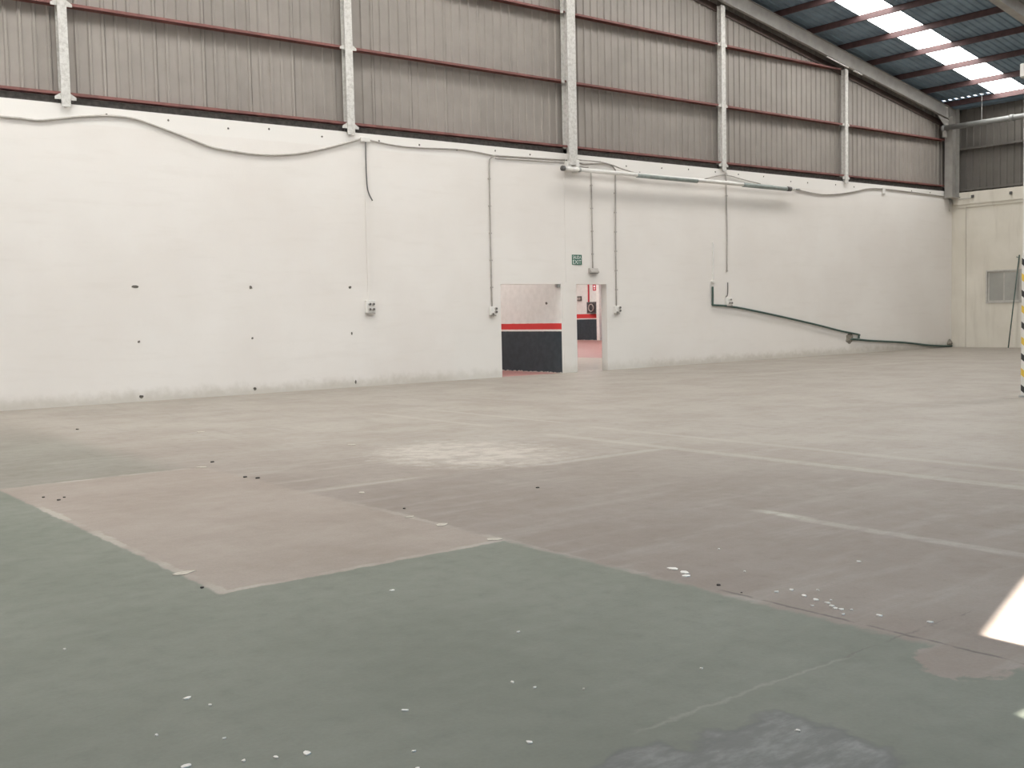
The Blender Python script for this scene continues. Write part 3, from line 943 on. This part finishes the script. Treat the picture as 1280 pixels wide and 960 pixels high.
cable('cable', [(23.82, 5.33), (24.34, 5.45), (24.76, 5.53)], .016, 'greyplastic', 'short cable rising from the long pipe to the fourth column', 'cable', yy=YB - .04)
cable('cable', [(24.80, 5.50), (25.05, 5.48), (25.59, 5.41), (26.33, 5.34)], .016, 'greyplastic', 'short cable falling right from the fourth column onto the pipe', 'cable', yy=YB - .04)
cable('conduit', [(24.78, 5.58), (24.78, 4.9), (24.80, 4.0), (24.78, 2.67)], .018, 'greyplastic', 'vertical conduit under the fourth column with a gap before its socket', 'conduit', clips=[(24.78, 5.54), (24.79, 4.9), (24.78, 2.70)], n=3)
cable('cable', [(24.79, 2.36), (24.79, 2.15), (24.77, 1.99), (24.70, 1.93)], .014, 'darkplastic', 'bare dark cable end above the broken socket by the green hose', 'cable', yy=YB - .04)
socket('wall_socket', 24.70, 24.96, 1.69, 1.90, 'broken wall socket resting on the dark green hose', [(.35, .3, .03), (.75, .3, .03), (.55, .78, .03)])
cable('cable', [(28.15, 5.26), (28.6, 5.22), (28.91, 5.2), (29.53, 5.18), (30.4, 5.25), (31.29, 5.38), (31.97, 5.5), (32.82, 5.54), (34.13, 5.53), (35.66, 5.50), (36.95, 5.47)], .02, 'greyplastic', 'grey cable waving along the wall top to the right corner', 'cable', yy=YB - .03)
tag(MB().box((32.80, YB - .06, 5.37), (32.95, YB, 5.58)).build('cable_bracket', 'white', bevel=.01), 'small white bracket holding the cable near the right corner', 'bracket')
root = thing('trunking', 'short white trunking strip above the upright end of green hose', 'trunking')
MB().box((24.15, YB - .035, 2.44), (24.20, YB, 3.52)).build('channel', 'white', root)
MB().box((24.09, YB - .045, 2.35), (24.24, YB, 2.42)).build('end_box', 'white', root, bevel=.006)

gp = [(24.12, 2.24), (24.12, 1.95), (24.115, 1.74), (24.14, 1.70), (24.45, 1.685), (24.89, 1.65), (25.54, 1.57), (26.29, 1.46), (27.45, 1.28), (29.09, 1.01), (30.38, 0.78), (31.38, 0.63), (31.41, 0.60), (31.41, 0.50)]
cable('hose', gp, .030, 'greenpipe', 'dark green hose falling along the white wall from its upright end', 'hose', yy=YB - .04, n=4)
cable('hose', [(30.95, 0.49), (31.4, .46), (32.2, 0.39), (34.14, 0.27), (35.69, 0.12), (36.9, 0.05), (37.24, .04)], .034, 'greenpipe', 'lower length of dark green hose running to the floor corner', 'hose', yy=YB - .045, n=4)

def rubble(cx, cy, cz, w_, h_, seed, d=.05):
    rnd = random.Random(seed)
    b = MB()
    n, rings = 14, 4
    i = 0
    b.v.append((cx, cy - d, cz))
    for r in range(1, rings + 1):
        for k in range(n):
            a = 2 * math.pi * k / n
            q = r / rings * (0.8 + .35 * rnd.random())
            dep = d * (1 - r / rings) * (0.6 + .8 * rnd.random()) + .004
            if r == rings:
                dep = -.002
            b.v.append((cx + math.cos(a) * w_ * q, cy - dep, cz + math.sin(a) * h_ * q))
    for k in range(n):
        b.f.append((0, 1 + k, 1 + (k + 1) % n))
    for r in range(1, rings):
        for k in range(n):
            a = 1 + (r - 1) * n
            c = 1 + r * n
            b.f.append((a + k, c + k, c + (k + 1) % n, a + (k + 1) % n))
    return b
rubble(30.94, YB, .52, .22, .20, 5).build('broken_patch', 'rubble', wall_back)
rubble(37.12, YB - .02, .15, .17, .15, 6, .12).build('broken_patch', 'rubble', wall_back)

# EXIT sign
root = thing('exit_sign', 'green SALIDA EXIT sign above the narrow doorway', 'sign')
SX0, SX1, SZ0, SZ1 = 18.69, 19.03, 2.815, 3.075
MB().box((SX0, YB - .018, SZ0), (SX1, YB, SZ1)).build('plate', 'sign', root, bevel=.003)
def text(body, cx, cz, wdt, hgt, name):
    cu = bpy.data.curves.new(name, 'FONT')
    cu.body = body
    cu.align_x = 'CENTER'
    cu.align_y = 'CENTER'
    cu.size = 1.0
    cu.extrude = .004
    cu.offset = 0.005
    to = bpy.data.objects.new(name + '_tmp', cu)
    C.objects.link(to)
    bpy.context.view_layer.update()
    me = bpy.data.meshes.new_from_object(to.evaluated_get(bpy.context.evaluated_depsgraph_get()))
    bpy.data.objects.remove(to)
    xs = [v.co.x for v in me.vertices]
    ys_ = [v.co.y for v in me.vertices]
    mx, my = (max(xs) + min(xs)) / 2, (max(ys_) + min(ys_)) / 2
    kx, ky = wdt / (max(xs) - min(xs)), hgt / (max(ys_) - min(ys_))
    for v in me.vertices:
        x, y, z = v.co
        v.co = (cx + (x - mx) * kx, YB - .0185 - z * .4, cz + (y - my) * ky)
    me.materials.clear()
    me.materials.append(M['signwhite'])
    o = bpy.data.objects.new(name, me)
    C.objects.link(o)
    o.parent = root
text('SALIDA', (SX0 + SX1) / 2, 3.008, .29, .085, 'lettering')
text('EXIT', (SX0 + SX1) / 2, 2.888, .29, .105, 'lettering')

# small fittings by the corner ledge
for k, (yy, zz, lab) in enumerate(((20.25, 5.42, 'small dark spotlight on the concrete ledge nearest the corner'), (18.85, 5.40, 'small dark spotlight on the concrete ledge above the window'))):
    root = thing('spotlight', lab, 'lamp')
    MB().box((XE - .19, yy - .045, zz - .05), (XE - .13, yy + .045, zz + .05)).build('head', 'darkplastic', root, bevel=.01)
    MB().box((XE - .13, yy - .02, zz - .02), (XE - .10, yy + .02, zz + .02)).build('mount', 'galv', root)
tag(MB().tube(smooth_path([(36.95, 20.98, 5.46), (36.98, 20.9, 5.40), (37.1, 20.7, 5.36), (37.17, 20.3, 5.37)], 5), .018, 8).build('cable', 'whitecable', smooth=True), 'pale cable looping round the corner onto the concrete ledge', 'cable')
tag(MB().tube([(37.02, 21.06, 5.45), (37.02, 21.06, 4.95)], .02, 8).build('conduit', 'whitecable', smooth=True), 'short pale conduit under the foot of the corner column', 'conduit')

# leaning pole
root = thing('pole', 'thin dark green pole with a hook leaning against the end wall', 'pole')
pa, pb = Vector((36.75, 18.70, .018)), Vector((XE - .02, 18.60, 3.24))
MB().tube([pa, pb], .020, 8).build('shaft', 'greenpipe', root, smooth=True)
q = pa.lerp(pb, .975)
MB().tube([q, q + Vector((0, .08, 0)), q + Vector((0, .085, .03))], .012, 6).build('hook', 'greenpipe', root)

# ------------------------------------------------------------------ floor litter
def flat_bit(name, x, y, r, h, mat, seed, asp=1.0):
    rnd = random.Random(seed)
    n = 7
    rot = rnd.uniform(0, 3.14)
    pts = []
    for k in range(n):
        a = 2 * math.pi * k / n
        q = r * (.6 + .55 * rnd.random())
        u, v = math.cos(a) * q * asp, math.sin(a) * q
        pts.append((u * math.cos(rot) - v * math.sin(rot), u * math.sin(rot) + v * math.cos(rot)))
    return MB().prism([(x + u, y + v) for u, v in pts], 'z', 0.0, h).build(name, mat, origin=(x, y, 0))
flakes = [(3.17, 5.17, .022), (3.2, 4.06, .012), (2.21, 3.54, .016), (1.61, 4.26, .020), (1.65, 4.12, .013), (1.72, 3.42, .022), (1.35, 3.6, .022), (1.62, 3.46, .014), (1.52, 3.51, .012), (3.19, 2.4, .014), (1.37, 3.95, .012), (2.38, 2.97, .016), (2.73, 3.51, .014), (2.76, 3.4, .012), (1.42, 5.31, .014), (1.55, 3.75, .010), (2.02, 3.18, .010), (1.95, 3.05, .011), (2.9, 3.25, .008), (3.45, 3.1, .010)]
for k, (x, y, r) in enumerate(flakes):
    o = flat_bit('paint_flake', x, y, r * .62, .004, 'flake', 200 + k, 1.5)
    tag(o, 'small white paint flake lying on the green painted floor', 'paint flake', 'white flakes on the green floor')
edge = [(4.69, 4.44, .05), (4.67, 4.32, .045), (4.62, 4.26, .04), (4.71, 3.68, .018), (4.8, 3.65, .022), (4.75, 3.53, .026), (4.73, 3.44, .024), (4.69, 3.31, .022), (4.66, 3.27, .020), (4.67, 3.24, .022), (4.71, 3.05, .022), (4.79, 2.82, .020), (4.72, 3.36, .020), (4.62, 3.38, .014), (4.70, 3.20, .014), (4.78, 3.38, .012), (4.60, 3.18, .014), (4.9, 3.55, .012), (5.64, 3.79, .020), (5.3, 4.6, .012), (4.95, 4.1, .012)]
for k, (x, y, r) in enumerate(edge):
    o = flat_bit('paint_flake', x, y, r * .62, .005, 'flake', 300 + k, 1.4)
    tag(o, 'white paint flake on the bare floor beside the green border', 'paint flake', 'white flakes along the paint border')
strips = [(5.85, 14.55, .11, 'white paint scrap on the bare floor nearest the left wall'), (6.55, 11.53, .09, 'white scrap lying in the middle of the bare floor'), (4.43, 5.87, .09, 'pale scrap at the corner where green paint meets bare floor'), (4.47, 6.56, .08, 'pale scrap just behind the green corner'), (4.47, 7.0, .07, 'pale scrap second behind the green corner'), (2.44, 6.42, .09, 'pale plaster scrap on the left edge of the pinkish rectangle'), (4.79, 8.28, .07, 'pale scrap near the slab joint behind the pinkish rectangle'), (4.42, 11.0, .09, 'pale scrap at the far corner of the pinkish rectangle')]
for k, (x, y, r, lab) in enumerate(strips):
    o = flat_bit('paint_scrap', x, y, r * .5, .004, 'scrap', 400 + k, 1.6)
    tag(o, lab, 'scrap')
dark = [(6.05, 7.35, .035, 'lone dark pebble in the middle of the bare floor'), (2.38, 5.99, .03, 'dark crumb at the near corner of the pinkish rectangle'), (4.66, 11.29, .05, 'dark crumb at the far corner of the pinkish rectangle'), (4.5, 9.79, .05, 'right one of two dark crumbs behind the pinkish rectangle'), (4.44, 9.95, .045, 'left one of two dark crumbs behind the pinkish rectangle'), (4.63, 7.33, .03, 'dark crumb far along the worn paint border'), (2.6, 10.16, .035, 'dark crumb at the far left of the pinkish rectangle'), (2.66, 9.90, .035, 'dark crumb second at the far left of the pinkish rectangle'), (2.74, 10.02, .03, 'dark crumb third at the far left of the pinkish rectangle'), (4.71, 16.38, .05, 'dark crumb near the foot of the left wall'), (4.59, 3.99, .028, 'dark stone on the border between green paint and bare floor'), (4.56, 3.80, .014, 'tiny dark crumb beside the stone on the green border')]
for k, (x, y, r, lab) in enumerate(dark):
    o = flat_bit('debris_crumb', x, y, r * .42, r * .25, 'crumb', 500 + k, 1.1)
    tag(o, lab, 'debris')
